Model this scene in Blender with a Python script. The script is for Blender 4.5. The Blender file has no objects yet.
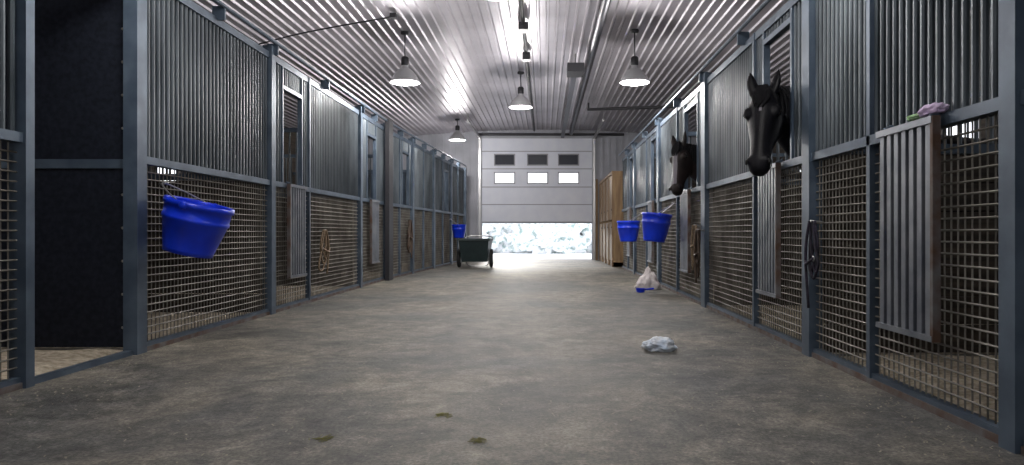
import bpy, bmesh, math, random
from mathutils import Vector, Matrix
random.seed(7)
S = bpy.context.scene
S.view_settings.view_transform = 'Standard'
S.view_settings.exposure = 0.0
LX, RX, CAMH = -2.62, 1.68, 0.78
LTOP, RTOP, RAIL = 2.50, 2.38, 1.28
YEND, YREAR = 20.0, -4.0
XL, XR = -6.2, 5.2
def ceil_h(x): return 3.72 - 0.012*x*x if abs(x)<3 else 3.612-0.085*(abs(x)-3)

# ---------------------------------------------------------------- materials
def mat(name, col, rough=0.6, metal=0.0, col2=None, scale=8.0, bump=0.0, detail=6, stretch=(1,1,1), contrast=(0.35,0.65), emis=None, spec=0.5, bscale=None):
    m = bpy.data.materials.new(name); m.use_nodes = True
    nt = m.node_tree; b = nt.nodes['Principled BSDF']
    b.inputs['Base Color'].default_value = (*col, 1)
    b.inputs['Roughness'].default_value = rough
    b.inputs['Metallic'].default_value = metal
    b.inputs['Specular IOR Level'].default_value = spec
    if emis:
        b.inputs['Emission Color'].default_value = (*emis[0], 1)
        b.inputs['Emission Strength'].default_value = emis[1]
    if col2 or bump:
        tc = nt.nodes.new('ShaderNodeTexCoord'); mp = nt.nodes.new('ShaderNodeMapping')
        mp.inputs['Scale'].default_value = stretch
        nt.links.new(tc.outputs['Object'], mp.inputs['Vector'])
        n = nt.nodes.new('ShaderNodeTexNoise'); n.inputs['Scale'].default_value = scale
        n.inputs['Detail'].default_value = detail
        nt.links.new(mp.outputs['Vector'], n.inputs['Vector'])
        if col2:
            r = nt.nodes.new('ShaderNodeValToRGB')
            r.color_ramp.elements[0].position = contrast[0]; r.color_ramp.elements[0].color = (*col, 1)
            r.color_ramp.elements[1].position = contrast[1]; r.color_ramp.elements[1].color = (*col2, 1)
            nt.links.new(n.outputs['Fac'], r.inputs['Fac'])
            nt.links.new(r.outputs['Color'], b.inputs['Base Color'])
        if bump:
            n2 = n
            if bscale:
                n2 = nt.nodes.new('ShaderNodeTexNoise'); n2.inputs['Scale'].default_value = bscale
                nt.links.new(mp.outputs['Vector'], n2.inputs['Vector'])
            bp = nt.nodes.new('ShaderNodeBump'); bp.inputs['Strength'].default_value = bump
            bp.inputs['Distance'].default_value = 0.02
            nt.links.new(n2.outputs['Fac'], bp.inputs['Height']); nt.links.new(bp.outputs['Normal'], b.inputs['Normal'])
    return m

M_frame = mat('painted_steel_bluegray', (0.058,0.084,0.120), 0.45, 0.3, (0.105,0.142,0.188), 5, 0.05)
M_bar = mat('galvanised_bar', (0.036,0.047,0.056), 0.4, 0.35, (0.12,0.142,0.16), 3, 0, stretch=(1,1,0.4))
M_wire = mat('woven_wire', (0.13,0.118,0.100), 0.6, 0.3, (0.25,0.235,0.205), 4)
M_flap = mat('gate_slat_steel', (0.12,0.135,0.165), 0.4, 0.4, (0.23,0.245,0.27), 6)
M_rust = mat('rusty_steel', (0.10,0.055,0.035), 0.8, 0.1, (0.16,0.15,0.15), 9)
M_black = mat('black_rubber_panel', (0.004,0.006,0.012), 0.6, 0, (0.012,0.016,0.028), 30, spec=0.3)
M_bolt = mat('bolt_zinc', (0.30,0.28,0.25), 0.4, 0.3)
M_board = mat('stall_board_wood', (0.030,0.025,0.021), 0.8, 0, (0.075,0.060,0.047), 3, 0.1, stretch=(0.4,0.4,8))
M_bed = mat('bedding_shavings', (0.34,0.285,0.20), 0.95, 0, (0.62,0.54,0.42), 25, 0.6)
M_blue = mat('blue_bucket_plastic', (0.003,0.03,0.62), 0.32, 0, (0.004,0.045,0.75), 6)
M_zinc = mat('zinc_wire', (0.45,0.45,0.45), 0.35, 0.9)
M_white = mat('white_siding', (0.36,0.37,0.41), 0.6, 0.0, (0.46,0.47,0.52), 2)
M_door = mat('door_panel_white', (0.72,0.75,0.85), 0.5, 0.0, (0.78,0.81,0.89), 3)
M_doorseam = mat('door_seam_gray', (0.32,0.33,0.37), 0.6)
M_dark = mat('dark_fixture', (0.03,0.03,0.035), 0.5, 0.3)
M_pipe = mat('gray_pipe', (0.05,0.05,0.065), 0.4, 0.4)
M_darkglass = mat('dark_window_glass', (0.012,0.016,0.03), 0.3, spec=0.2)
M_lampout = mat('lamp_shade_metal', (0.55,0.55,0.57), 0.35, 0.3)
M_lampin = mat('lamp_shade_inner', (0.85,0.85,0.85), 0.4, 0, emis=((1.0,0.97,0.97),1.4))
M_bulb = mat('lamp_bulb', (1,1,1), 0.4, 0, emis=((1.0,0.97,0.95),12))
M_wood = mat('tan_wood', (0.20,0.12,0.06), 0.6, 0, (0.33,0.22,0.11), 3, 0.05, stretch=(6,6,0.6))
M_green = mat('dark_cart_plastic', (0.008,0.018,0.020), 0.5, 0, (0.015,0.030,0.032), 8)
M_tyre = mat('tyre_rubber', (0.012,0.012,0.013), 0.8)
M_plastic = mat('white_plastic_bag', (0.60,0.70,0.84), 0.35, 0, (0.85,0.88,0.92), 12, 0.5)
M_leather = mat('brown_leather', (0.035,0.020,0.013), 0.6, 0, (0.08,0.05,0.03), 12)
M_rope = mat('tan_rope', (0.17,0.12,0.075), 0.9, 0, (0.28,0.21,0.14), 60, 0.4)
M_rope2 = mat('dark_strap', (0.008,0.008,0.014), 0.8, 0, (0.03,0.022,0.045), 30)
M_pink = mat('lavender_cloth', (0.45,0.34,0.52), 0.9, 0, (0.66,0.55,0.70), 20)
M_lime = mat('lime_cloth', (0.20,0.40,0.14), 0.9, 0, (0.35,0.5,0.3), 20)
M_snow = mat('snow_ground', (0.80,0.84,0.86), 0.9, 0, (0.95,0.96,0.97), 2.5, 0.3)
M_bush = mat('frosted_foliage', (0.34,0.45,0.43), 0.9, 0, (0.97,0.98,0.99), 5.0, 0.35, contrast=(0.34,0.52))
M_dung = mat('hay_wisp', (0.22,0.215,0.07), 0.9, 0, (0.30,0.28,0.12), 30)
M_chaff = mat('chaff', (0.20,0.185,0.15), 0.9, 0, (0.42,0.39,0.31), 3)
M_eye = mat('horse_eye', (0.006,0.004,0.003), 0.08)
M_nost = mat('horse_nostril', (0.003,0.003,0.003), 0.8)
M_hair = mat('horse_hair_black', (0.003,0.003,0.004), 0.7, 0, (0.009,0.009,0.011), 60, 0.4, stretch=(6,6,1), spec=0.15)

def concrete():
    m = bpy.data.materials.new('worn_concrete'); m.use_nodes = True; nt = m.node_tree; N = nt.nodes; L = nt.links
    b = N['Principled BSDF']; tc = N.new('ShaderNodeTexCoord')
    def noise(sc, det=8, r=0.6, dist=0.0):
        n = N.new('ShaderNodeTexNoise'); n.inputs['Scale'].default_value = sc; n.inputs['Detail'].default_value = det
        n.inputs['Roughness'].default_value = r; n.inputs['Distortion'].default_value=dist; L.new(tc.outputs['Object'], n.inputs['Vector']); return n
    def ramp(src,p0,c0,p1,c1):
        r=N.new('ShaderNodeValToRGB'); e=r.color_ramp.elements
        e[0].position=p0; e[0].color=(*c0,1); e[1].position=p1; e[1].color=(*c1,1); L.new(src,r.inputs['Fac']); return r.outputs['Color']
    def mul(A,B):
        mx = N.new('ShaderNodeMix'); mx.data_type='RGBA'; mx.blend_type='MULTIPLY'; mx.inputs['Factor'].default_value=1
        L.new(A, mx.inputs['A']); L.new(B, mx.inputs['B']); return mx.outputs['Result']
    n1 = noise(0.55,10,0.65,0.4); n2 = noise(5, 12, 0.8); n3 = noise(70, 5,0.7); n4=noise(30,4,0.6); n5=noise(1.7,14,0.85,0.6); n6=noise(14,6,0.7)
    c = ramp(n1.outputs['Fac'],0.40,(0.115,0.118,0.115),0.60,(0.250,0.230,0.188))
    c = mul(c, ramp(n2.outputs['Fac'],0.38,(0.48,0.48,0.49),0.62,(1.34,1.33,1.31)))
    c = mul(c, ramp(n5.outputs['Fac'],0.42,(0.55,0.56,0.58),0.56,(1.15,1.14,1.10)))
    c = mul(c, ramp(n6.outputs['Fac'],0.35,(0.68,0.68,0.69),0.65,(1.22,1.21,1.19)))
    c = mul(c, ramp(n3.outputs['Fac'],0.36,(0.50,0.50,0.50),0.64,(1.5,1.48,1.45)))
    g = ramp(n4.outputs['Fac'],0.65,(0,0,0),0.70,(0.85,0.85,0.85))
    mx = N.new('ShaderNodeMix'); mx.data_type='RGBA'; L.new(g,mx.inputs['Factor']); L.new(c,mx.inputs['A']); mx.inputs['B'].default_value=(0.34,0.315,0.26,1)
    L.new(mx.outputs['Result'], b.inputs['Base Color'])
    b.inputs['Roughness'].default_value = 0.6
    bp = N.new('ShaderNodeBump'); bp.inputs['Strength'].default_value = 0.6; bp.inputs['Distance'].default_value = 0.012
    L.new(n2.outputs['Fac'], bp.inputs['Height']); L.new(bp.outputs['Normal'], b.inputs['Normal'])
    return m
M_conc = concrete()
M_ceil = mat('ribbed_steel_ceiling', (0.46,0.435,0.475), 0.38, 0.5, (0.60,0.57,0.615), 1.2)

# ---------------------------------------------------------------- mesh builder
class MB:
    def __init__(s, mats, tf=None): s.v=[]; s.f=[]; s.m=[]; s.mats=mats; s.tf=tf
    def add(s, vs, fs, mi=0):
        o=len(s.v); s.v += [tuple(s.tf(*v)) if s.tf else tuple(v) for v in vs]
        s.f += [tuple(i+o for i in f) for f in fs]; s.m += [mi]*len(fs)
    def box(s,x0,x1,y0,y1,z0,z1,mi=0):
        s.add([(x0,y0,z0),(x1,y0,z0),(x1,y1,z0),(x0,y1,z0),(x0,y0,z1),(x1,y0,z1),(x1,y1,z1),(x0,y1,z1)],
              [(0,3,2,1),(4,5,6,7),(0,1,5,4),(1,2,6,5),(2,3,7,6),(3,0,4,7)],mi)
    def rod(s,p,q,r,n=6,mi=0,r2=None):
        p=Vector(p);q=Vector(q);d=(q-p).normalized(); r2=r if r2 is None else r2
        a=d.orthogonal().normalized(); b=d.cross(a)
        vs=[];
        for c,rr in ((p,r),(q,r2)):
            for i in range(n):
                t=2*math.pi*(i+.5)/n; vs.append(c+a*math.cos(t)*rr+b*math.sin(t)*rr)
        fs=[(i,(i+1)%n,n+(i+1)%n,n+i) for i in range(n)]+[tuple(reversed(range(n))),tuple(range(n,2*n))]
        s.add(vs,fs,mi)
    def lathe(s, prof, c=(0,0,0), n=28, mi=0, M=None):
        vs=[]; fs=[]
        for r,z in prof:
            for i in range(n):
                t=2*math.pi*i/n; v=Vector((r*math.cos(t),r*math.sin(t),z))
                if M: v=M@v
                vs.append(v+Vector(c))
        for k in range(len(prof)-1):
            for i in range(n):
                j=(i+1)%n; fs.append((k*n+i,k*n+j,(k+1)*n+j,(k+1)*n+i))
        s.add(vs,fs,mi)
    def loft(s, secs, n=16, mi=0, caps=True):
        vs=[];fs=[]
        for c,U,V,hw,hd in secs:
            for i in range(n):
                t=2*math.pi*i/n; vs.append(Vector(c)+Vector(U)*math.cos(t)*hw+Vector(V)*math.sin(t)*hd)
        for k in range(len(secs)-1):
            for i in range(n):
                j=(i+1)%n; fs.append((k*n+i,k*n+j,(k+1)*n+j,(k+1)*n+i))
        if caps: fs += [tuple(reversed(range(n))), tuple(range((len(secs)-1)*n, len(secs)*n))]
        s.add(vs,fs,mi)
    def ball(s,c,r,mi=0,n=12,R=None):
        rx,ry,rz = r if hasattr(r,'__len__') else (r,r,r)
        vs=[];fs=[];m=n//2+1
        for k in range(1,m):
            ph=math.pi*k/m
            for i in range(n):
                t=2*math.pi*i/n; v=Vector((rx*math.sin(ph)*math.cos(t),ry*math.sin(ph)*math.sin(t),rz*math.cos(ph)))
                if R: v=R@v
                vs.append(v+Vector(c))
        top=len(vs); v=Vector((0,0,rz)); vs.append((R@v if R else v)+Vector(c)); v=Vector((0,0,-rz)); vs.append((R@v if R else v)+Vector(c))
        for k in range(m-2):
            for i in range(n):
                j=(i+1)%n; fs.append((k*n+i,k*n+j,(k+1)*n+j,(k+1)*n+i))
        for i in range(n):
            j=(i+1)%n; fs.append((top,j,i)); fs.append((top+1,(m-2)*n+i,(m-2)*n+j))
        s.add(vs,fs,mi)
    def tube(s,pts,r,n=6,mi=0,steps=6):
        P=[Vector(p) for p in pts]; out=[]
        for i in range(len(P)-1):
            p0=P[max(i-1,0)];p1=P[i];p2=P[i+1];p3=P[min(i+2,len(P)-1)]
            for k in range(steps):
                t=k/steps
                out.append(0.5*((2*p1)+(p2-p0)*t+(2*p0-5*p1+4*p2-p3)*t*t+(-p0+3*p1-3*p2+p3)*t**3))
        out.append(P[-1])
        secs=[]; a=None
        for i,p in enumerate(out):
            d=(out[min(i+1,len(out)-1)]-out[max(i-1,0)])
            d=d.normalized() if d.length>1e-9 else Vector((0,0,1))
            if a is None: a=d.orthogonal().normalized()
            else:
                a=a-d*a.dot(d); a=a.normalized() if a.length>1e-6 else d.orthogonal().normalized()
            secs.append((p,a,d.cross(a),r,r))
        s.loft(secs,n,mi)
    def build(s,name,parent=None,smooth=False,recalc=True):
        me=bpy.data.meshes.new(name); me.from_pydata(s.v,[],s.f)
        for m in s.mats: me.materials.append(m)
        me.polygons.foreach_set('material_index', s.m)
        if recalc:
            bm=bmesh.new(); bm.from_mesh(me); bmesh.ops.recalc_face_normals(bm,faces=bm.faces[:]); bm.to_mesh(me); bm.free()
        if smooth: me.polygons.foreach_set('use_smooth',[True]*len(me.polygons))
        me.update(); ob=bpy.data.objects.new(name,me); S.collection.objects.link(ob)
        if parent: ob.parent=parent
        return ob
def empty(name, loc=(0,0,0)):
    e=bpy.data.objects.new(name,None); e.empty_display_size=0.2; S.collection.objects.link(e); return e

# ---------------------------------------------------------------- shell
mb=MB([M_conc]); mb.box(XL,XR,YREAR,YEND+0.6,-0.15,0); mb.build('floor')
LP=[YREAR,-1.2,0.9,4.66,6.70,9.92,13.3,17.2,19.2]; RP=[YREAR,-1.0,2.5,4.45,7.35,10.3,13.1,15.3]
def bedding(x0,x1,y0,y1):
    b=MB([M_bed]); x0+=0.09;x1-=0.09;y0+=0.05;y1-=0.05
    vs=[];fs=[];ny=max(8,int((y1-y0)/0.14));nx=24
    for j in range(ny+1):
        for i in range(nx+1):
            u=i/nx;v=j/ny; edge=(i in(0,nx) or j in (0,ny))
            x=x0+(x1-x0)*u; y=y0+(y1-y0)*v
            d=min(x-x0,x1-x,y-y0,y1-y)
            vs.append((x,y,0.001 if edge else 0.012+min(d,0.5)*0.08+random.uniform(0,0.02)))
    for j in range(ny):
        for i in range(nx): a=j*(nx+1)+i; fs.append((a,a+1,a+nx+2,a+nx+1))
    b.add(vs,fs); b.build('stall_bedding',smooth=True)
for a,c in zip(LP[:-1],LP[1:]): bedding(XL,(LX if c<12 else LX+(a-11.5)*0.055 if a>11.5 else LX),a,c)
for a,c in zip(RP[:-1],RP[1:]): bedding(RX,XR,a,c)
mb=MB([M_snow]); mb.box(-60,60,-40,90,-0.4,-0.16); mb.build('ground')
ch=MB([M_chaff]); rn=random.Random(3)
for i in range(3200):
    y=1.2+rn.random()**1.5*13
    if rn.random()<0.55:
        x=(RX-0.05-abs(rn.gauss(0,0.16))) if rn.random()<0.5 else (LX+0.05+abs(rn.gauss(0,0.2)))
    else: x=rn.uniform(LX+0.1,RX-0.1)
    a=rn.uniform(0,3.14); l=rn.uniform(0.003,0.010); w=rn.uniform(0.0015,0.004)
    ca,sa=math.cos(a),math.sin(a)
    ch.add([(x+ca*u*l-sa*v*w,y+sa*u*l+ca*v*w,0.001+0.003*(u>0)) for u,v in ((-1,-1),(1,-1),(1,1),(-1,1))],[(0,1,2,3)])
ch.build('hay_chaff',recalc=False)

# ribbed ceiling (gentle vault over the aisle falling to the eaves)
mb=MB([M_ceil]); prof=[]
x=XL-0.1; pitch=0.13
while x<XR+0.1:
    for dx,dz in ((0,0),(0.072,0),(0.085,0.022),(0.108,0.022),(0.122,0)):
        prof.append((x+dx, ceil_h(x+dx)-dz))
    x+=pitch
ys=[YREAR,2,8,14,YEND]
vs=[(px,y,pz) for y in ys for px,pz in prof]; n=len(prof)
fs=[(k*n+i,k*n+i+1,(k+1)*n+i+1,(k+1)*n+i) for k in range(len(ys)-1) for i in range(n-1)]
mb.add(vs,fs); ob=mb.build('ceiling',recalc=False)
mod=ob.modifiers.new('thick','SOLIDIFY'); mod.thickness=0.01; mod.offset=1

def wall(name, axis, pos, a0,a1,z0,z1, openings, m, th=0.12, ribs=None):
    b=MB([m])
    cuts=sorted(set([a0,a1]+[o[0] for o in openings]+[o[1] for o in openings]))
    def bx(u0,u1,w0,w1):
        if axis=='x': b.box(pos,pos+th,u0,u1,w0,w1)
        else: b.box(u0,u1,pos,pos+th,w0,w1)
    for u0,u1 in zip(cuts[:-1],cuts[1:]):
        ops=sorted([o for o in openings if o[0]<=u0+1e-6 and o[1]>=u1-1e-6], key=lambda o:o[2]); z=z0
        for o in ops:
            if o[2]>z+1e-4: bx(u0,u1,z,o[2])
            z=o[3]
        if z<z1: bx(u0,u1,z,z1)
    if ribs:
        u=a0+0.05
        while u<a1:
            ops=sorted([o for o in openings if o[0]-0.03<=u<=o[1]+0.03], key=lambda o:o[2]); z=z0
            segs=[]
            for o in ops:
                if o[2]>z: segs.append((z,o[2]))
                z=o[3]
            segs.append((z,z1))
            for w0,w1 in segs:
                if axis=='y': b.box(u-0.02,u+0.02,pos-ribs,pos,w0,w1)
            u+=0.19
    return b.build(name)
DX0,DX1,DTOP = -1.80,1.34,3.47
wall('wall_end','y',YEND,XL,XR,-0.15,3.8,[(DX0,DX1,-0.2,DTOP)],M_white,0.12,0.025)
wall('wall_rear','y',YREAR-0.12,XL,XR,-0.15,3.8,[(-1.8,1.0,-0.2,2.6)],M_white)
wl=[((a+b)/2-0.45,(a+b)/2+0.45,1.55,2.25) for a,b in ((-4,-1.2),(0.9,3.5),(4.62,6.7),(6.7,9.9),(9.92,13.3),(13.3,17.2))]
wr=[((a+b)/2-0.45,(a+b)/2+0.45,1.55,2.25) for a,b in zip(RP[:-1],RP[1:])]
wall('wall_left','x',XL-0.12,YREAR,YEND,-0.15,3.7,wl,M_board)
wall('wall_right','x',XR,YREAR,YEND,-0.15,3.7,wr,M_board)

# ---------------------------------------------------------------- overhead door
dr=empty('overhead_door')
b=MB([M_door,M_doorseam])
Z0,Z1=1.09,DTOP
px=35.0
wins=[(495,514),(528,547),(559,578)]
wx=[((a-545)/px,(c-545)/px) for a,c in wins]
w_top=(2.72,3.0); w_bot=(2.20,2.48)
ys0,ys1=YEND+0.02,YEND+0.07
cuts=sorted([DX0,DX1]+[v for w in wx for v in w])
for u0,u1 in zip(cuts[:-1],cuts[1:]):
    isw=any(abs(u0-w[0])<1e-6 for w in wx)
    if isw:
        b.box(u0,u1,ys0,ys1,Z0,w_bot[0]); b.box(u0,u1,ys0,ys1,w_bot[1],w_top[0]); b.box(u0,u1,ys0,ys1,w_top[1],Z1)
    else: b.box(u0,u1,ys0,ys1,Z0,Z1)
for z in (1.58,2.08,2.60,3.10):
    b.box(DX0,DX1,ys0-0.006,ys0,z-0.012,z+0.012,1)
b.box(DX0,DX1,ys0-0.02,ys1,Z0-0.05,Z0,1)
for w in wx:
    for z0,z1 in (w_top,w_bot):
        for r in ((w[0]-.03,w[1]+.03,z0-.03,z0),(w[0]-.03,w[1]+.03,z1,z1+.03),(w[0]-.03,w[0],z0,z1),(w[1],w[1]+.03,z0,z1)):
            b.box(r[0],r[1],ys0-0.015,ys0,r[2],r[3],1)
b.build('door_panel',dr)
g=MB([M_darkglass]); 
for w in wx: g.box(w[0],w[1],ys0+.02,ys0+.03,*w_top)
g.build('door_glass',dr)
t=MB([M_zinc,M_dark])
for xx in (DX0-0.06,DX1+0.06):
    t.box(xx-0.03,xx+0.03,YEND-0.08,YEND-0.02,0,3.45)
    t.box(xx-0.025,xx+0.025,YEND-3.2,YEND-0.05,3.45,3.50)
    t.rod((xx,YEND-3.1,3.5),(xx,YEND-3.1,ceil_h(xx)-0.01),0.012,6)
t.rod((DX0-0.15,YEND-0.15,3.56),(DX1+0.9,YEND-0.15,3.56),0.035,10,1)
t.build('door_track',dr)
op=empty('garage_door_opener')
t=MB([M_dark,M_zinc,M_pipe]); t.box(0.45,0.54,11.6,YEND-0.25,3.44,3.50,2); t.box(0.36,0.63,11.2,11.65,3.36,3.50)
for yy in (11.4,14,17): t.rod((0.495,yy,3.5),(0.495,yy,3.69),0.012,6,1)
t.build('motor_and_rail',op)
t=MB([M_pipe]); t.rod((0.74,5.0,3.58),(0.74,19.8,3.58),0.055,12)
for yy in (6,9,12,15,18): t.rod((0.74,yy,3.6),(0.74,yy,3.68),0.012,6)
t.build('ceiling_duct')
t=MB([M_dark]); t.rod((0.95,15.6,3.52),(3.2,14.6,3.42),0.03,8); t.rod((0.97,15.6,3.52),(0.97,15.6,3.67),0.02,8); t.rod((3.15,14.6,3.42),(3.15,14.6,3.57),0.02,8); t.build('water_pipe')
t=MB([M_dark]); t.tube([(-4.3,10.1,3.45),(-3.3,9.6,3.52),(-2.0,9.15,3.60)],0.010); t.box(-4.4,-4.3,10.0,10.1,3.44,3.48); t.box(-2.02,-1.94,9.1,9.2,3.58,3.64); t.build('ceiling_conduit')
t=MB([M_dark,M_zinc])
t.rod((-0.30,7.3,3.66),(-0.30,19.8,3.66),0.025,6)
t.box(-0.37,-0.23,9.6,9.8,3.57,3.67); t.box(-0.36,-0.24,11.2,11.35,3.55,3.67)
t.build('ridge_conduit')

# ---------------------------------------------------------------- stall fronts
def seg_tf(x0,y0,x1,y1,side):
    d=Vector((x1-x0,y1-y0)); L=d.length; d/=L
    n=Vector((d.y,-d.x)) if side>0 else Vector((-d.y,d.x))
    return (lambda s,nn,z: Vector((x0+d.x*s+n.x*nn, y0+d.y*s+n.y*nn, z))), L
def bars(b,s0,s1,z0,z1,mi,sp=0.062,r=0.0150):
    n=max(1,round((s1-s0)/sp)); 
    for i in range(n):
        s=s0+(s1-s0)*(i+0.5)/n
        b.rod((s,0.025,z0),(s,0.025,z1),r,8,mi)
def wires(b,s0,s1,z0,z1,mi,sp=0.048,r=0.0045):
    n=max(1,round((s1-s0)/sp)); k=round((z1-z0)/sp)
    for i in range(1,n):
        s=s0+(s1-s0)*i/n; b.rod((s,0.028,z0),(s,0.028,z1),r,4,mi)
    for i in range(1,k):
        z=z0+(z1-z0)*i/k; b.rod((s0,0.022,z),(s1,0.022,z),r,4,mi)
def flap(b,s0,s1,z0,z1,mi):
    n=7
    for i in range(n):
        s=s0+(s1-s0)*(i+0.5)/n; w=(s1-s0)/n*0.27
        b.box(s-w,s+w,-0.055,-0.03,z0+0.02,z1-0.02,mi)
    b.box(s0-0.01,s1+0.01,-0.065,-0.03,z1-0.03,z1,mi); b.box(s0-0.01,s1+0.01,-0.065,-0.03,z0,z0+0.025,mi)
    b.box(s0-0.018,s0+0.002,-0.062,-0.028,z0,z1,4)
    b.rod((s0+0.03,-0.045,z1),(s0+0.03,0.0,z1+0.02),0.012,6,0); b.rod((s1-0.03,-0.045,z1),(s1-0.03,0.0,z1+0.02),0.012,6,0)
def stall(p0,p1,side,top,stiles=(),opening=None,flp=None,doorway=None,postw=0.05,post=True,track=True,endw=0.05):
    """coordinates in metres along the aisle"""
    e=empty('stall_front')
    tf,L=seg_tf(*p0,*p1,side)
    b=MB([M_frame,M_bar,M_wire,M_flap,M_rust],tf)
    y0=p0[1]
    S0=postw; S1=L-endw
    if post: b.box(-postw,postw,-0.025,0.065,0,top+0.06,0)
    zones=[(S0,S1)]
    if doorway:
        a,c=doorway[0]-y0,doorway[1]-y0
        zones=[z for z in ((S0,a),(c,S1)) if z[1]-z[0]>0.08]
        b.box(S0,S1,0.0,0.05,0,0.03,0); b.box(a,c,0,0.05,top-0.06,top,0)
    st=[s-y0 for s in stiles]
    for z0,z1 in zones:
        b.box(z0,z1,0,0.05,0.0,0.055,0); b.box(z0,z1,-0.008,0.0,0.0,0.03,4)
        b.box(z0,z1,-0.010,0.055,RAIL-0.05,RAIL,0); b.box(z0,z1,0,0.05,top-0.06,top,0)
        edges=[z0]+[s for s in st if z0<s<z1]+[z1]
        for s in edges[1:-1]: b.box(s-0.018,s+0.018,-0.010,0.045,0.03,top,0)
        for a,c in zip(edges[:-1],edges[1:]):
            wires(b,a,c,0.055,RAIL-0.05,2)
            if opening and a-0.01<=opening[0]-y0 and c+0.01>=opening[1]-y0:
                o0,o1=opening[0]-y0,opening[1]-y0
                if o0-a>0.06: bars(b,a,o0-0.02,RAIL,top-0.06,1)
                if c-o1>0.06: bars(b,o1+0.02,c,RAIL,top-0.06,1)
                b.box(o0-0.03,o0,0.0,0.05,RAIL,top-0.06,0); b.box(o1,o1+0.03,0,0.05,RAIL,top-0.06,0)
                b.box(o0,o1,0.0,0.05,2.22,2.26,0); bars(b,o0,o1,2.26,top-0.06,1)
            else: bars(b,a,c,RAIL,top-0.06,1)
    if flp: flap(b,flp[0]-y0,flp[1]-y0,0.32,1.27,3)
    if track:
        b.rod((0,-0.055,top+0.09),(L,-0.055,top+0.09),0.018,8,0)
        for s in (0.02,L/2): b.box(s-0.012,s+0.012,-0.06,0.04,top-0.02,top+0.09,0)
    b.build('steel_frame_and_mesh',e)
    return e
def PL(y): return (LX if y<=11.5 else LX+(y-11.5)*0.055, y)
def PR(y): return (RX,y)
stall(PL(-4),PL(-1.2),-1,LTOP,stiles=(-2.6,))
stall(PL(-1.2),PL(0.9),-1,LTOP,stiles=(-0.2,))
stall(PL(0.9),PL(3.53),-1,LTOP,stiles=(2.0,),endw=0.03)
stall(PL(3.53),PL(4.5),-1,LTOP,doorway=(3.55,4.46),track=True,postw=0.03)
stall(PL(4.51),PL(6.7),-1,LTOP,postw=0.055)
stall(PL(6.7),PL(9.92),-1,LTOP,stiles=(7.78,),opening=(7.02,7.55),flp=(7.05,7.52))
stall(PL(9.92),PL(11.5),-1,LTOP,opening=(10.35,10.85),flp=(10.37,10.83))
for i,(a,c) in enumerate(((11.5,13.3),(13.3,15.2),(15.2,17.2),(17.2,19.1))):
    stall(PL(a),PL(c),-1,LTOP,stiles=((a+c)/2,),opening=((a+c)/2+0.2,(a+c)/2+0.65) if i%2==0 else None, postw=0.07)
b=MB([M_frame]); x,y=PL(19.2); b.box(x-0.09,x+0.04,y-0.05,y+0.05,0,2.56); b.box(XL+0.02,x-0.09,y-0.02,y+0.02,0,2.5); b.build('end_panel_left')
b=MB([M_dark]); b.box(LX+0.03,LX+0.10,11.33,11.62,0,2.62); b.build('service_post')
stall(PR(-4),PR(-1.0),1,RTOP,stiles=(-2.5,))
stall(PR(-1.0),PR(2.51),1,RTOP,stiles=(0.8,))
stall(PR(2.51),PR(4.45),1,RTOP,stiles=(3.62,),flp=(2.94,3.41),postw=0.045)
stall(PR(4.45),PR(7.35),1,RTOP,stiles=(5.62,),opening=(4.80,5.38),flp=(4.92,5.36),postw=0.06)
stall(PR(7.35),PR(10.3),1,RTOP,stiles=(8.9,),opening=(7.75,8.45),flp=(7.95,8.42),postw=0.09)
stall(PR(10.3),PR(13.1),1,RTOP,stiles=(11.6,),opening=(10.6,11.1),flp=(10.62,11.08),postw=0.07)
stall(PR(13.1),PR(15.3),1,RTOP,stiles=(14.2,),opening=(13.4,13.9),flp=(13.42,13.88),postw=0.07)

def partition(x0,x1,y,top,black=False):
    e=empty('stall_partition')
    b=MB([M_frame,M_board,M_bar,M_black,M_bolt]); x0+=0.02 if x0<0 else 0; x1-=0.02 if x1>0 else 0
    if black:
        b.box(x0,x1,y-0.02,y+0.02,0.02,1.21,3); b.box(x0,x1,y-0.02,y+0.02,1.26,2.9,3)
        b.box(x0,x1,y-0.035,y+0.035,1.205,1.265,0)
        b.box(x1-0.04,x1,y-0.03,y+0.03,0,2.9,0)
        for z in [0.15+0.22*i for i in range(13)]:
            for xx in (x1-0.10,): b.ball((xx,y-0.021,z),0.009,4,8)
    else:
        nb=7
        for i in range(nb): b.box(x0,x1,y-0.02,y+0.02,0.02+i*0.18,0.02+i*0.18+0.172,1)
        b.box(x0,x1,y-0.03,y+0.03,1.28,1.34,0); b.box(x0,x1,y-0.03,y+0.03,2.2,2.26,0)
        x=x0+0.06
        while x<x1: b.rod((x,y,1.34),(x,y,2.2),0.012,6,2); x+=0.10
    b.build('panels',e)
partition(XL,LX-0.08,4.66,LTOP,True)
for y in (-1.2,0.9,6.7,9.92,13.3,17.2): partition(XL,LX-0.10,y,LTOP)
for y in (-1.0,2.5,4.45,7.35,10.3,13.1): partition(RX+0.10,XR,y,RTOP)
b=MB([M_board]); b.box(RX+0.1,XR-0.02,15.31,15.36,0,2.4); b.build('partition_end_right')

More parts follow.
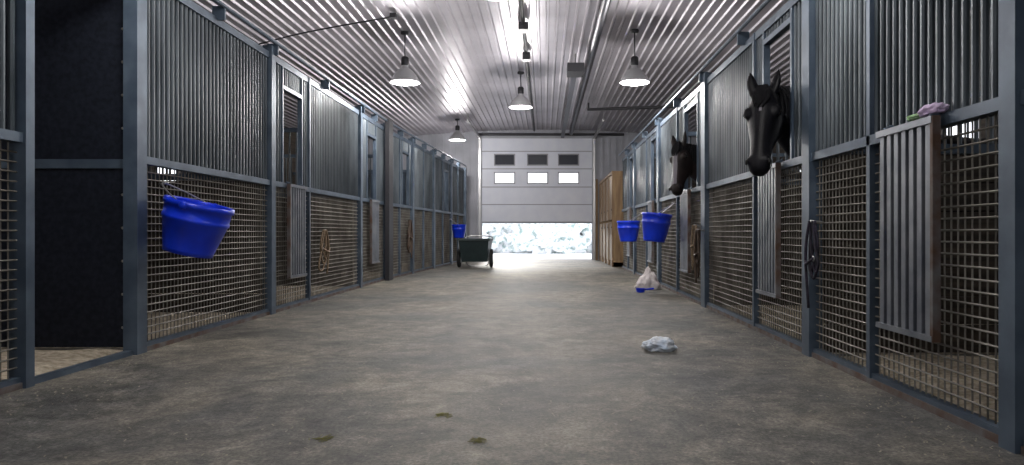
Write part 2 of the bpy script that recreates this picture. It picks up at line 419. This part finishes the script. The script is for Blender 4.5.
lk=empty('wooden_locker')
b=MB([M_wood,M_dark])
x0,x1,y0,y1=1.52,2.1,15.9,19.6
b.box(x0+0.03,x1,y0,y1,0,0.1); b.box(x0,x1,y0,y1,2.12,2.18); b.box(x1-0.03,x1,y0,y1,0.1,2.12)
k=0; y=y0
while y<y1+0.01:
    b.box(x0,x1-0.03,y-0.025 if k else y,y+0.025 if y<y1-0.1 else y,0.0,2.12); y+=(y1-y0)/4; k+=1
for i in range(4):
    ya=y0+(y1-y0)/4*i+0.03; yb=ya+(y1-y0)/4-0.06
    b.box(x0+0.02,x0+0.04,ya,yb,0.12,1.02); b.box(x0+0.02,x0+0.04,ya,yb,1.08,2.1)
    b.ball((x0+0.01,ya+0.08,0.9),0.02,1,8); b.ball((x0+0.01,ya+0.08,1.3),0.02,1,8)
b.build('cabinet',lk)
b=MB([M_wood]); b.box(1.44,1.50,YEND-0.1,YEND-0.03,0,2.3); b.build('trim_1')

# ---------------------------------------------------------------- lamps
def lamp(x,y,z,power,d=0.42):
    e=empty('pendant_barn_lamp')
    b=MB([M_lampout,M_lampin,M_bulb,M_dark])
    r=d/2
    outer=[(0.045,0.25),(0.05,0.21),(0.08,0.19),(0.13,0.145),(r*0.86,0.07),(r*0.97,0.02),(r,0.0)]
    b.lathe(outer,(x,y,z),32,0)
    inner=[(r-0.004,0.0),(r*0.95,0.02),(r*0.83,0.065),(0.12,0.14),(0.06,0.175),(0.0,0.18)]
    b.lathe(inner,(x,y,z),32,1)
    b.ball((x,y,z+0.07),(0.06,0.06,0.08),2,12)
    b.lathe([(0.0,0.37),(0.04,0.37),(0.055,0.35),(0.055,0.26),(0.045,0.24)],(x,y,z),16,3)
    b.rod((x,y,z+0.34),(x,y,ceil_h(x)-0.03),0.009,6,3); b.lathe([(0,0),(0.06,0),(0.06,0.035),(0,0.035)],(x,y,ceil_h(x)-0.06),12,3)
    b.build('shade_and_bulb',e,smooth=True,recalc=False)
    l=bpy.data.lights.new('bulb_light','POINT'); l.energy=power; l.shadow_soft_size=0.13; l.color=(1.0,0.965,0.94)
    o=bpy.data.objects.new('bulb_light',l); o.location=(x,y,z-0.16); S.collection.objects.link(o); o.parent=e
for x,y,z,P in ((-2.0,10.0,2.92,105),(1.28,10.0,2.92,105),(-0.44,12.7,3.05,150),(-2.2,17.6,3.10,85),(-0.5,7.0,3.17,75),(-2.0,3.5,2.95,60),(1.0,3.5,2.95,48),(-0.5,0.0,3.1,25)):
    lamp(x,y,z,P)

# ---------------------------------------------------------------- buckets
def bucket(c,ztop,dia=0.46,h=0.38,tilt=0.0,wallx=None,side=1):
    e=empty('blue_bucket')
    R=Matrix.Rotation(tilt,3,'Y')
    r=dia/2
    b=MB([M_blue,M_zinc])
    prof=[(0,-h+0.012),(r*0.70,-h+0.012),(r*0.93,-0.01),(r*0.93,0.0),(r*1.04,0.004),(r*1.05,-0.03),(r*0.99,-0.035),(r*0.975,-0.10),(r*1.0,-0.105),(r*1.0,-0.125),(r*0.965,-0.13),(r*0.76,-h+0.03),(r*0.74,-h),(0,-h)]
    b.lathe(prof,(c[0],c[1],ztop),36,0,R)
    hk=Vector((wallx,c[1],ztop+0.14))
    for s in (-1,1):
        p=Vector(c[:2]+(ztop,))+R@Vector((0,s*r*1.02,-0.02)); b.ball(p,(0.03,0.015,0.03),0,10)
    pts=[Vector((c[0],c[1],ztop))+R@Vector((0,s*r*1.04,-0.02)) for s in (-1,1)]
    m0=pts[0].lerp(hk,0.6)+Vector((0,-0.05,0)); m1=pts[1].lerp(hk,0.6)+Vector((0,0.05,0))
    b.tube([pts[0],m0,hk,m1,pts[1]],0.005,6,1)
    b.rod(hk+Vector((side*0.03,0,-0.01)),hk+Vector((-side*0.03,0,0.0)),0.008,6,1)
    b.build('pail',e,smooth=True,recalc=False)
    return e
bucket((-2.36,4.79),0.98,0.43,0.35,math.radians(14),-2.61,-1)
bucket((1.44,9.0),1.02,0.37,0.36,math.radians(6),1.66,1)
bucket((1.43,12.0),0.975,0.38,0.35,0,1.66,1)
bucket((-2.09,17.0),0.97,0.34,0.32,0,-2.30,-1)

# ---------------------------------------------------------------- cart
def cart(cx,cy):
    e=empty('muck_cart'); b=MB([M_green,M_tyre,M_zinc])
    def ring(z,hx,hy): return [(cx-hx,cy-hy,z),(cx+hx,cy-hy,z),(cx+hx,cy+hy,z),(cx-hx,cy+hy,z)]
    o0,o1,i1,i0=ring(0.13,0.28,0.38),ring(0.60,0.33,0.5),ring(0.60,0.315,0.475),ring(0.17,0.26,0.36)
    rim0,rim1=ring(0.60,0.36,0.53),ring(0.64,0.36,0.53)
    vs=o0+o1+rim0+rim1+[(a,bb,0.64) for a,bb,_ in i1]+i0
    fs=[(3,2,1,0)]
    for k in range(5):
        for i in range(4): j=(i+1)%4; fs.append((k*4+i,k*4+j,(k+1)*4+j,(k+1)*4+i))
    fs.append((20,21,22,23)); b.add(vs,fs,0)
    for sx in (-1,1):
        x=cx+sx*0.36
        M=Matrix.Rotation(math.pi/2,3,'Y')
        b.lathe([(0.0,-0.03),(0.10,-0.03),(0.19,-0.035),(0.205,-0.02),(0.205,0.02),(0.19,0.035),(0.1,0.03),(0,0.03)],(x,cy-0.15,0.205),24,1,M)
        b.lathe([(0.0,-0.04),(0.10,-0.04),(0.10,0.04),(0,0.04)],(x,cy-0.15,0.205),16,2,M)
    b.rod((cx-0.38,cy-0.15,0.205),(cx+0.38,cy-0.15,0.205),0.014,8,2)
    b.tube([(cx-0.28,cy+0.3,0.2),(cx-0.30,cy+0.62,0.5),(cx-0.28,cy+0.85,0.68),(cx+0.28,cy+0.85,0.68),(cx+0.30,cy+0.62,0.5),(cx+0.28,cy+0.3,0.2)],0.016,8,2)
    b.tube([(cx-0.22,cy+0.32,0.25),(cx-0.22,cy+0.42,0.02),(cx+0.22,cy+0.42,0.02),(cx+0.22,cy+0.32,0.25)],0.014,8,2)
    b.build('tub_and_wheels',e)
cart(-1.57,15.9)

# ---------------------------------------------------------------- bags, cloth
from mathutils import noise as mn
def crumple(name,c,size,m,amp,seed,freq=3.0,peak=0,sub=5):
    bm=bmesh.new(); bmesh.ops.create_icosphere(bm,subdivisions=sub,radius=1)
    o=Vector((seed*3.1,seed*1.7,seed))
    for v in bm.verts:
        p=v.co.copy()
        k=1+amp*(mn.noise(p*freq+o)+0.6*abs(mn.noise(p*freq*2.3+o))+0.3*mn.noise(p*freq*5+o))
        q=p*k; 
        if peak: 
            s=1-0.55*max(0,q.z); q.x*=s;q.y*=s; q.z*=1+peak*max(0,q.z)
        q=Vector((q.x*size[0],q.y*size[1],q.z*size[2]))
        if q.z<-size[2]*0.6: q.z=-size[2]*0.6
        v.co=q+Vector((c[0],c[1],c[2]+size[2]*0.6))
    me=bpy.data.meshes.new(name); bm.to_mesh(me); bm.free(); me.materials.append(m)
    me.polygons.foreach_set('use_smooth',[True]*len(me.polygons))
    ob=bpy.data.objects.new(name,me); S.collection.objects.link(ob); return ob
crumple('plastic_bag',(0.76,4.64,0.0),(0.102,0.09,0.052),M_plastic,0.30,2,2.2)
crumple('feed_sack',(1.42,9.6,0.0),(0.16,0.13,0.14),mat('sack_cloth',(0.50,0.44,0.44),0.8,0,(0.75,0.7,0.68),8),0.32,5,2.0,0.4)
b=MB([M_blue]); b.lathe([(0,0.0),(0.05,0.0),(0.065,0.05),(0.06,0.05),(0.046,0.008),(0,0.008)],(1.25,9.15,0.0),20,0); b.rod((1.31,9.15,0.035),(1.42,9.12,0.05),0.012,8); b.build('feed_scoop')
ct=empty('grooming_mitt')
o=crumple('cloth_lavender',(1.66,3.00,RAIL+0.004),(0.035,0.09,0.028),M_pink,0.3,3,sub=4); o.parent=ct
o=crumple('cloth_lime',(1.655,3.12,RAIL+0.004),(0.03,0.05,0.014),M_lime,0.3,8,sub=4); o.parent=ct
for i,(x,y) in enumerate(((-0.43,2.98),(-0.25,2.62),(-0.83,2.64))):
    b=MB([M_dung]); r2=random.Random(i)
    for k in range(22):
        a=r2.uniform(0,6.28); l=r2.uniform(0.006,0.020); ox,oy=r2.gauss(0,0.016),r2.gauss(0,0.018)
        b.rod((x+ox-math.cos(a)*l,y+oy-math.sin(a)*l,0.002),(x+ox+math.cos(a)*l,y+oy+math.sin(a)*l,r2.uniform(0.002,0.005)),0.0013,4)
    b.build('hay_tuft')

# ---------------------------------------------------------------- halters / ropes
def hank(x,y,ztop,zbot,m,side,n=5,seed=0,r=0.009,wdt=0.08,name='horse_halter'):
    """folded straps hung over a hook: long narrow strands, one loop and a dangling end"""
    rnd=random.Random(seed); e=empty(name); b=MB([m,M_zinc]); xx=x-side*0.035; H=ztop-zbot
    b.rod((x+side*0.02,y,ztop),(x-side*0.06,y,ztop+0.01),0.008,6,1)
    for k in range(n):
        ya=y+rnd.uniform(-1,1)*wdt*0.5; yb=y+rnd.uniform(-1,1)*wdt; zb=zbot+H*rnd.uniform(0,0.45); xo=xx-side*0.008*k
        s1=rnd.uniform(0.35,0.8)*wdt
        b.tube([(xo,y+s1*0.3,ztop+0.01),(xo,ya+s1,ztop-H*0.3),(xo,yb+s1,zb+H*0.12),(xo,yb,zb),(xo,yb-s1,zb+H*0.12),(xo,ya-s1,ztop-H*0.35),(xo,y-s1*0.3,ztop+0.01)],r,6,0)
    b.tube([(xx-side*0.03,y,ztop+0.01),(xx-side*0.04,y+wdt*0.5,ztop-H*0.4),(xx-side*0.03,y+wdt*0.2,zbot-0.04)],r*1.1,6,0)
    b.tube([(xx-side*0.03,y-wdt*0.9,ztop-H*0.45),(xx-side*0.05,y,ztop-H*0.52),(xx-side*0.03,y+wdt*0.9,ztop-H*0.45)],r*1.2,6,0)
    for s in (-1,1): b.lathe([(0.010,-0.002),(0.016,-0.002),(0.016,0.002),(0.010,0.002),(0.010,-0.002)],(xx-side*0.03,y+s*wdt*0.9,ztop-H*0.45),14,1,Matrix.Rotation(math.pi/2,3,'Y'))
    b.build('straps',e,smooth=True)
hank(RX-0.01,4.25,0.84,0.36,M_rope2,1,3,1,0.008,0.07)
hank(RX-0.045,7.25,0.80,0.30,M_leather,1,4,2,0.011,0.08)
hank(RX-0.045,7.42,0.85,0.42,M_rope,1,2,5,0.009,0.06,'lead_rope')
hank(LX+0.01,8.15,0.80,0.34,M_rope,-1,4,3,0.010,0.13,'lead_rope')
hank(PL(12.9)[0]+0.01,12.9,1.0,0.35,M_leather,-1,4,4,0.014,0.15)

# ---------------------------------------------------------------- horses
def coat(name,col,col2,poll,a,f,w,blaze,t0,t1,muz=None):
    m=bpy.data.materials.new(name); m.use_nodes=True; nt=m.node_tree; N=nt.nodes; L=nt.links; b=N['Principled BSDF']
    b.inputs['Roughness'].default_value=0.45; b.inputs['Specular IOR Level'].default_value=0.13
    tc=N.new('ShaderNodeTexCoord')
    n=N.new('ShaderNodeTexNoise'); n.inputs['Scale'].default_value=6; L.new(tc.outputs['Object'],n.inputs['Vector'])
    r=N.new('ShaderNodeValToRGB'); r.color_ramp.elements[0].position=.35; r.color_ramp.elements[1].position=.65
    r.color_ramp.elements[0].color=(*col,1); r.color_ramp.elements[1].color=(*col2,1); L.new(n.outputs['Fac'],r.inputs['Fac'])
    sub=N.new('ShaderNodeVectorMath'); sub.operation='SUBTRACT'; L.new(tc.outputs['Object'],sub.inputs[0]); sub.inputs[1].default_value=poll
    def dot(v):
        d=N.new('ShaderNodeVectorMath'); d.operation='DOT_PRODUCT'; L.new(sub.outputs[0],d.inputs[0]); d.inputs[1].default_value=v; return d.outputs['Value']
    def mth(op,x,y):
        q=N.new('ShaderNodeMath'); q.operation=op
        for i,k in enumerate((x,y)):
            if k is None: continue
            if isinstance(k,(int,float)): q.inputs[i].default_value=k
            else: L.new(k,q.inputs[i])
        return q.outputs[0]
    A=dot(a);F=dot(f);W=mth('ABSOLUTE',dot(w),None)
    W=mth('ADD',W,mth('MULTIPLY',mth('SUBTRACT',n.outputs['Fac'],0.5),0.03))
    mask=mth('MULTIPLY',mth('LESS_THAN',W,blaze),mth('MULTIPLY',mth('GREATER_THAN',A,t0),mth('LESS_THAN',A,t1)))
    mask=mth('MULTIPLY',mask,mth('GREATER_THAN',F,-0.06))
    mx=N.new('ShaderNodeMix'); mx.data_type='RGBA'; L.new(mask,mx.inputs['Factor']); L.new(r.outputs['Color'],mx.inputs['A']); mx.inputs['B'].default_value=(0.16,0.15,0.17,1)
    L.new(mx.outputs['Result'],b.inputs['Base Color'])
    # short-hair micro relief
    hn=N.new('ShaderNodeTexNoise'); hn.inputs['Scale'].default_value=90; hn.inputs['Detail'].default_value=4; L.new(tc.outputs['Object'],hn.inputs['Vector'])
    bp=N.new('ShaderNodeBump'); bp.inputs['Strength'].default_value=0.35; bp.inputs['Distance'].default_value=0.004
    L.new(hn.outputs['Fac'],bp.inputs['Height']); L.new(bp.outputs['Normal'],b.inputs['Normal'])
    return m
def horse(name,poll,muz,front,necks,by,col,col2,blaze,t0,t1,bx=2.0):
    poll=Vector(poll);muz=Vector(muz); a=(muz-poll); HL=a.length; a.normalize(); k=HL/0.62
    f=Vector(front); f=(f-a*f.dot(a)).normalized(); w=a.cross(f).normalized()
    e=empty(name); M=coat(name+'_coat',col,col2,poll,a,f,w,blaze,t0,t1)
    b=MB([M])
    H=[(-0.04,0.060,0.070,-0.02),(0.0,0.082,0.100,0.0),(0.07,0.106,0.125,0.012),(0.14,0.122,0.142,0.018),(0.20,0.120,0.150,0.016),(0.27,0.103,0.142,0.008),
       (0.34,0.086,0.115,0.0),(0.42,0.074,0.088,-0.006),(0.49,0.070,0.073,-0.008),(0.55,0.073,0.070,-0.008),(0.595,0.068,0.062,-0.018),(0.625,0.046,0.042,-0.034)]
    b.loft([(poll+a*t*k+f*(off-hd)*k,w,f,hw*k,hd*k) for t,hw,hd,off in H],20)
    P=lambda t,ff,ww: poll+(a*t+f*ff+w*ww)*k
    R=Matrix((w,f,a)).transposed()
    for s in (-1,1):
        b.ball(P(0.165,-0.035,s*0.098),(0.028*k,0.030*k,0.045*k),0,12,R)
        b.ball(P(0.20,-0.18,s*0.060),(0.042*k,0.10*k,0.10*k),0,14,R)
        b.ball(P(0.545,-0.045,s*0.052),(0.030*k,0.032*k,0.034*k),0,12,R)
    b.ball(P(0.585,-0.125,0),(0.040*k,0.026*k,0.036*k),0,12,R)
    for s in (-1,1):
        base=P(0.0,-0.045,s*0.068); d=(-a*0.93+f*0.22+w*s*0.16).normalized(); side=(w*0.85+f*0.35*s).normalized(); dep=d.cross(side).normalized()
        b.loft([(base+d*t*k,side,dep,h1*k,h2*k) for t,h1,h2 in ((-0.03,0.028,0.028),(0.02,0.040,0.026),(0.07,0.043,0.022),(0.11,0.034,0.017),(0.145,0.018,0.012),(0.172,0.006,0.008))],12)
    pts=[poll+a*0.07*k-f*0.12*k]+[Vector(p) for p,_,_ in necks]; hw=[0.085*k]+[q[1] for q in necks]; hd=[0.115*k]+[q[2] for q in necks]
    secs=[]; crest=[]
    for i,p in enumerate(pts):
        t=(pts[min(i+1,len(pts)-1)]-pts[max(i-1,0)]).normalized()
        U=t.cross(Vector((0,0,1))).normalized(); V=U.cross(t).normalized(); 
        if V.z<0: V=-V
        secs.append((p,U,V,hw[i],hd[i])); crest.append(p+V*hd[i])
    b.loft(secs,20)
    Y=Vector((0,1,0));Z=Vector((0,0,1)); X=Vector((1,0,0))
    b.loft([((bx+x,by,z),Y,Z,h1,h2) for x,z,h1,h2 in ((0.0,1.18,0.10,0.17),(0.12,1.2,0.2,0.29),(0.35,1.2,0.25,0.35),(0.7,1.17,0.29,0.35),(1.15,1.13,0.31,0.34),(1.55,1.18,0.29,0.32),(1.85,1.22,0.24,0.28),(2.02,1.22,0.13,0.18))],20)
    zb=0.045
    for s in (-1,1):
        y=by+s*0.15
        b.loft([((bx+dx,y,z+zb),X,Y,r1,r2) for dx,z,r1,r2 in ((0.28,1.15,0.15,0.09),(0.24,0.90,0.10,0.075),(0.24,0.62,0.06,0.055),(0.23,0.50,0.058,0.055),(0.25,0.42,0.040,0.038),(0.25,0.20,0.036,0.034),(0.23,0.13,0.045,0.042),(0.20,0.08,0.05,0.05),(0.19,0.03,0.065,0.062))],12)
        b.loft([((bx+dx,y,z+zb),X,Y,r1,r2) for dx,z,r1,r2 in ((1.75,1.15,0.22,0.12),(1.68,0.88,0.15,0.09),(1.80,0.68,0.085,0.065),(1.92,0.54,0.065,0.05),(1.90,0.42,0.045,0.04),(1.88,0.20,0.038,0.036),(1.85,0.13,0.047,0.045),(1.82,0.08,0.052,0.05),(1.81,0.03,0.067,0.064))],12)
    ob=b.build('body',e,smooth=True)
    md=ob.modifiers.new('fuse','REMESH'); md.mode='VOXEL'; md.voxel_size=0.012; md.use_smooth_shade=True
    sm=ob.modifiers.new('smooth','SMOOTH'); sm.factor=0.5; sm.iterations=4
    d=MB([M_eye,M_nost,M_hair])
    for s in (-1,1):
        d.ball(P(0.170,-0.048,s*0.114),(0.015*k,0.020*k,0.022*k),0,12,R)
        d.ball(P(0.56,-0.030,s*0.074),(0.009*k,0.013*k,0.022*k),1,10,R)
        d.tube([P(0.50,-0.115,s*0.066),P(0.56,-0.105,s*0.070),P(0.60,-0.092,s*0.050)],0.003*k,6,1)
    d.ball(P(0.628,-0.088,0),(0.035*k,0.006*k,0.006*k),1,10,R)
    for i in range(11):
        o=(i-5)*0.009
        d.tube([P(-0.04,-0.01,o*0.6),P(0.02,0.020,o),P(0.08+0.01*(i%3),0.026,o*1.2),P(0.12+0.014*(i%4),0.020,o*0.9)],0.006*k,5,2)
    crest=[poll-a*0.02*k-f*0.03*k]+crest
    nm=30
    for i in range(nm):
        t=i/(nm-1)*(len(crest)-1.001); j=int(t); p=crest[j].lerp(crest[j+1],t-j)
        sd=secs[min(j,len(secs)-1)][1]
        q=sd if sd.y<0 else -sd
        d.tube([p-q*0.01,p+Vector((0,0,0.012))+q*0.03,p+q*0.085+Vector((0,0,-0.06)),p+q*0.10+Vector((0,0,-0.17-0.02*(i%3)))],0.012,5,2)
    d.tube([(bx+1.98,by,1.35),(bx+2.1,by,1.25),(bx+2.13,by,0.9),(bx+2.12,by,0.45)],0.045,8,2)
    d.build('face_and_hair',e,smooth=True)
horse('black_horse',(1.47,4.73,1.75),(1.355,4.49,1.20),(-0.48,-0.85,0.2),
      [((1.70,4.98,1.62),0.12,0.19),((1.92,5.10,1.50),0.14,0.24),((2.12,5.14,1.38),0.16,0.29),((2.35,5.14,1.25),0.2,0.33)],5.14,
      (0.0028,0.0028,0.0042),(0.0065,0.0062,0.0085),0.011,0.16,0.185,2.0)
horse('bay_horse',(1.53,8.10,1.80),(1.44,7.90,1.24),(-0.75,-0.6,0.2),
      [((1.72,8.14,1.62),0.10,0.17),((1.92,8.16,1.50),0.125,0.22),((2.12,8.16,1.38),0.16,0.29),((2.35,8.16,1.25),0.2,0.33)],8.16,
      (0.010,0.008,0.008),(0.025,0.018,0.017),0.030,0.08,0.50,2.0)

# ---------------------------------------------------------------- outside
for i,(x,y,s) in enumerate(((-5.2,32,1.8),(-2.6,33,1.5),(0.2,32,1.3),(2.6,33,1.6),(5.4,32,1.8),(-8.5,36,2.4),(9.5,37,2.4))):
    crumple('snowy_bush',(x,y,-0.16),(s*1.2,s*0.8,s*0.85),M_bush,0.5,i+30,3.5,sub=5)

# ---------------------------------------------------------------- world + sun
W=bpy.data.worlds.new('overcast'); S.world=W; W.use_nodes=True; nt=W.node_tree
bg=nt.nodes['Background']; sky=nt.nodes.new('ShaderNodeTexSky'); sky.sky_type='HOSEK_WILKIE'; sky.turbidity=8
mixn=nt.nodes.new('ShaderNodeMix'); mixn.data_type='RGBA'; mixn.inputs['Factor'].default_value=0.9
nt.links.new(sky.outputs['Color'],mixn.inputs['A']); mixn.inputs['B'].default_value=(0.92,0.94,1.0,1)
nt.links.new(mixn.outputs['Result'],bg.inputs['Color']); bg.inputs['Strength'].default_value=2.4
sl=bpy.data.lights.new('sun','SUN'); sl.energy=3.0; sl.angle=math.radians(12); sl.color=(1,0.96,0.90)
so=bpy.data.objects.new('sun',sl); S.collection.objects.link(so)
so.rotation_euler=Vector((0.12,-1.0,-0.15)).to_track_quat('-Z','Y').to_euler(); so.location=(0,40,12)

# ---------------------------------------------------------------- camera
cd=bpy.data.cameras.new('camera'); cam=bpy.data.objects.new('camera',cd); S.collection.objects.link(cam)
cam.location=(0,0,CAMH); cam.rotation_euler=(math.pi/2,0,0)
cd.sensor_width=36; cd.lens=700/1024*36; cd.shift_x=-33/1024; cd.shift_y=0.0; cd.clip_start=0.05; cd.clip_end=300
S.camera=cam
